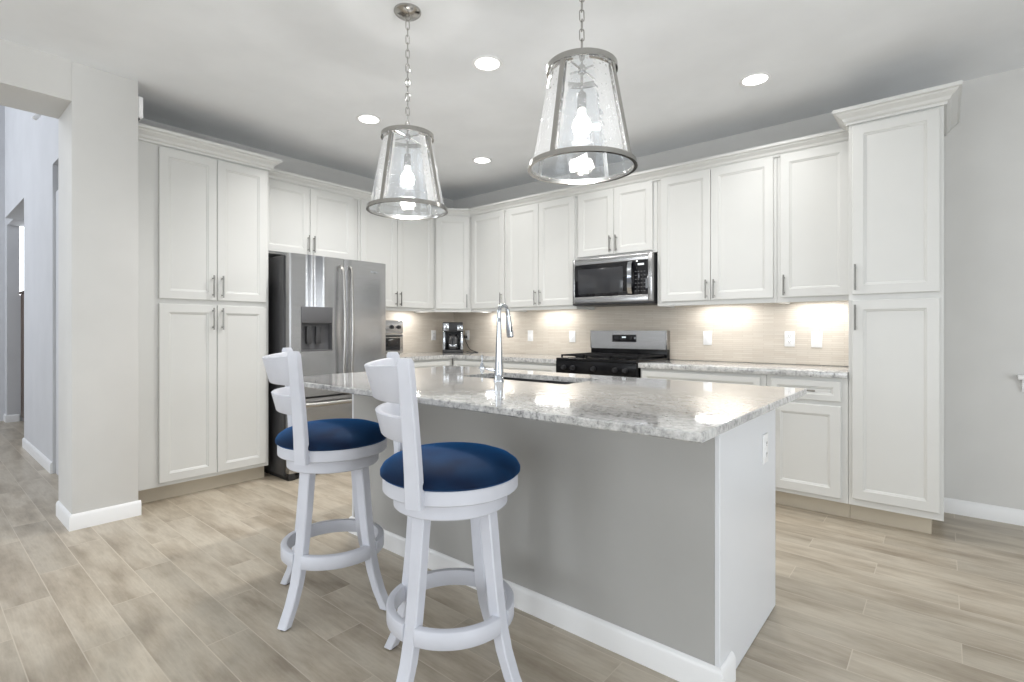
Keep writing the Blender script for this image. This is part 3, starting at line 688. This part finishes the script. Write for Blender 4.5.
# ------------------------------------------------------------------ pendants
def pendant(label, x, y, turn):
    r = thing('pendant_light', label, 'pendant light', (x, y, H), 0, 'glass pendants over the island')
    r.rotation_euler = (0, 0, math.radians(turn))
    zt, zb, rt, rb = -.622, -.987, .124, .192          # relative to the ceiling
    MB().lathe([(0, -.026), (.02, -.026), (.055, -.018), (.066, -.008), (.066, 0), (0, 0)], n=36).build('canopy', 'ring', r)
    ch = MB(); z = -.03; i = 0; ln = .043
    ch.tube([(.010 * math.cos(a), 0, -.036 + .010 * math.sin(a)) for a in [2 * PI * k_ / 14 for k_ in range(14)]], .0022, 6, closed=True, up=(0, 1, 0))
    z = -.048
    while z - ln > zt + .02:
        pts = []
        for k_ in range(16):
            a = 2 * PI * k_ / 16; cx_ = .0085 * math.cos(a); cz = math.sin(a) * .0085 + (ln / 2 - .0085) * (1 if math.sin(a) > 0 else -1)
            pts.append((cx_, 0, z - ln / 2 + cz) if i % 2 == 0 else (0, cx_, z - ln / 2 + cz))
        ch.tube(pts, .0021, 6, closed=True, up=(0, 1, 0) if i % 2 == 0 else (1, 0, 0)); z -= ln - .0075; i += 1
    ch.build('chain', 'ring', r)
    st = MB().cyl((0, 0, z + .012), (0, 0, zt - .01), .0045, n=10).lathe([(0, zt + .018), (.012, zt + .014), (.016, zt), (.012, zt - .014), (0, zt - .018)], n=20)
    st.cyl((0, 0, zt), (0, 0, zt - .115), .005, n=10)
    st.build('stem', 'ring', r)
    MB().lathe([(rt - .004, zt - .010), (rt + .005, zt - .010), (rt + .004, zt + .011), (rt - .004, zt + .011)], n=64, close=True).build('top_ring', 'ring', r)
    sp_ = MB()
    for k_ in range(4):
        a = PI / 4 + k_ * R90
        sp_.tube([(.01 * math.cos(a), .01 * math.sin(a), zt), ((rt - .003) * math.cos(a), (rt - .003) * math.sin(a), zt)], .0035, 8)
    sp_.build('spider', 'ring', r)
    MB().lathe([(rb - .006, zb), (rb + .006, zb), (rb + .003, zb + .018), (rb - .006, zb + .018)], n=72, close=True).build('bottom_ring', 'ring', r)
    for k_ in range(4):
        a = PI / 4 + k_ * R90; m = MB(); c_, s_ = math.cos(a), math.sin(a)
        t = bmesh.new(); V = []
        for rr, zz in ((rt - .001, zt), (rb - .001, zb + .01)):
            for dr, dt in ((-.002, -.009), (.003, -.009), (.003, .009), (-.002, .009)):
                V.append(t.verts.new(((rr + dr) * c_ - dt * s_, (rr + dr) * s_ + dt * c_, zz)))
        for i_ in range(4): t.faces.new((V[i_], V[(i_ + 1) % 4], V[4 + (i_ + 1) % 4], V[4 + i_]))
        t.faces.new(V[:4]); t.faces.new(V[4:]); bmesh.ops.recalc_face_normals(t, faces=t.faces); m.merge(t); m.build('strap', 'ring', r)
    MB().lathe([(rt - .007, zt - .008), (rb - .009, zb + .008)], n=72).build('glass_shade', 'glass', r, 60)
    MB().lathe([(0, zt - .085), (.014, zt - .085), (.017, zt - .095), (.017, zt - .14), (.012, zt - .145), (0, zt - .145)], n=20).build('socket', 'ring', r)
    zz = zt - .145
    MB().lathe([(0, zz), (.013, zz), (.014, zz - .02), (.029, zz - .042), (.035, zz - .062), (.030, zz - .084), (.014, zz - .097), (0, zz - .10)], n=24).build('bulb', 'bulb', r)
    l = bpy.data.lights.new('bulb_glow', 'POINT'); l.energy = 7; l.shadow_soft_size = .04; l.color = (1, .965, .92)
    o = bpy.data.objects.new('bulb_glow', l); COL.objects.link(o); o.parent = r; o.location = (0, 0, zz - .16)
    return r
pendant('glass lantern pendant on a chain, farther one on the left with its ceiling canopy visible', -2.018, 1.617, 58)
pendant('glass lantern pendant nearer the camera, larger in view and to the right', -1.009, 1.609, 46)

# ------------------------------------------------------------------ door chime box
cb_ = thing('chime_box', 'white plastic box on the side of the wall column above the tall pantry cabinet', 'chime', (-3.935, .9725, 2.588))
MB().box(-.04, .04, 0, .03, -.068, .068, .008).build('cover', 'plastic', cb_)
MB().box(-.03, .03, 0, .012, -.082, -.068, .002).build('speaker_grille', 'dark', cb_)
# white curved piece glimpsed in the tall hall, built as a lamp arm
fb = thing('hanging_light', 'white curved lamp arm hanging in the tall hall seen through the opening', 'hanging light', (-5.0, .663, 2.76))
MB().tube([(0, 0, 2.43), (0, 0, .12)], .008, 8).build('rod', 'nickel', fb)
MB().tube(smooth_path([(0, 0, .12), (.0, -.003, .05), (-.0, -.015, -.02), (-.0, -.045, -.07)]), [.016] * 15 + [.012], 12).build('arm', 'plastic', fb)

# ------------------------------------------------------------------ bar stools
def make_stool(label, x, y, rz, base_turn):
    """+x is the way the seat faces; origin on the floor under the seat centre"""
    r = thing('bar_stool', label, 'bar stool', (x, y, 0), rz, 'white swivel bar stools at the island')
    cu = [(0, .765), (.06, .764), (.12, .760), (.168, .752), (.205, .739), (.227, .723), (.236, .707), (.236, .697), (.228, .690), (.21, .680), (0, .680)]
    MB().lathe(cu, n=64).build('cushion', 'velvet', r)
    MB().lathe([(.200, .642), (.224, .642), (.228, .646), (.228, .686), (.225, .690), (.214, .690), (.200, .676)], n=72, close=True).build('seat_ring', 'stool', r)
    MB().lathe([(0, .588), (.188, .588), (.192, .592), (.192, .6415), (0, .6415)], n=56).build('swivel_plate', 'stool', r)
    def bar(angle, stations):
        """stations: (radius, z, half radial, half tangential) rounded-rectangle rings at a given angle"""
        ca, sa = math.cos(angle), math.sin(angle); t = bmesh.new(); rings = []
        for rr, z, hr, hw in stations:
            e = .004; pr = [(-hr + e, -hw), (hr - e, -hw), (hr, -hw + e), (hr, hw - e), (hr - e, hw), (-hr + e, hw), (-hr, hw - e), (-hr, -hw + e)]
            rings.append([t.verts.new(((rr + p) * ca - q * sa, (rr + p) * sa + q * ca, z)) for p, q in pr])
        for A, B in zip(rings, rings[1:]):
            for j in range(8): t.faces.new((A[j], A[(j + 1) % 8], B[(j + 1) % 8], B[j]))
        t.faces.new(rings[0]); t.faces.new(rings[-1]); bmesh.ops.recalc_face_normals(t, faces=t.faces)
        m = MB(); m.merge(t); return m
    zs = [(.150, .589), (.158, .52), (.168, .42), (.180, .32), (.193, .23), (.212, .15), (.240, .075), (.277, 0.006)]
    for k_ in range(4):
        a = base_turn + PI / 4 + k_ * R90; ca, sa = math.cos(a), math.sin(a)
        lg = bar(a, [(rr, z, .021 - .003 * i / 7, .0245 - .0025 * i / 7) for i, (rr, z) in enumerate(zs)]).build('leg', 'stool', r, 30)
        MB().cyl((.277 * ca, .277 * sa, 0), (.277 * ca, .277 * sa, .007), .015, n=14).build('glide', 'dark', lg)
        g = .105
        MB().lathe([(.190, .207), (.212, .207), (.215, .210), (.215, .259), (.212, .262), (.190, .262)], n=14, a0=a + g, a1=a + R90 - g, close=True).build('footrest', 'stool', r, 50)
    PA = math.radians(52)
    Rp = lambda z: .224 + .054 * (max(0, z - .64) / .445) ** 1.25
    for s_ in (-1, 1):
        zz = [.638, .69, .74, .79, .84, .90, .96, 1.02, 1.075, 1.088]
        bar(PI + s_ * PA, [(Rp(z) + (0.012 if z < .7 else .010), z, .016 - (.004 if i == 9 else 0), (.027 - .006 * i / 9) - (.004 if i == 9 else 0)) for i, z in enumerate(zz)]).build('back_post', 'stool', r, 30)
    for z0, z1, b0, b1 in ((.833, .911, -.026, -.018), (.952, 1.058, -.016, -.004)):
        t = bmesh.new(); rings = []; n = 28; A0 = PA - .05
        for i in range(n + 1):
            ph = -A0 + 2 * A0 * i / n; c0 = math.cos(ph / PA * PI / 2); ca, sa = math.cos(PI + ph), math.sin(PI + ph)
            lift = .012 * (1 - c0) if z1 > 1 else 0
            R0 = Rp(z0) + .006 + b0 * c0; R1 = Rp(z1) + .006 + b1 * c0
            sec = [(R0 - .010, z0 + .003), (R0 - .007, z0), (R0 + .007, z0), (R0 + .010, z0 + .003), (R1 + .010, z1 + lift - .003), (R1 + .007, z1 + lift), (R1 - .007, z1 + lift), (R1 - .010, z1 + lift - .003)]
            rings.append([t.verts.new((q * ca, q * sa, z)) for q, z in sec])
        for A, B in zip(rings, rings[1:]):
            for j in range(8): t.faces.new((A[j], A[(j + 1) % 8], B[(j + 1) % 8], B[j]))
        t.faces.new(rings[0]); t.faces.new(rings[-1]); bmesh.ops.recalc_face_normals(t, faces=t.faces)
        m = MB(); m.merge(t); m.build('back_slat', 'stool', r, 50)
    return r
make_stool('white swivel bar stool with blue velvet seat, nearer the camera', -1.282, 1.214, math.radians(57.3), math.radians(54 - 57.3))
make_stool('white swivel bar stool with blue velvet seat, farther one nearer the fridge', -2.052, 1.235, math.radians(66.5), math.radians(62.5 - 66.5))
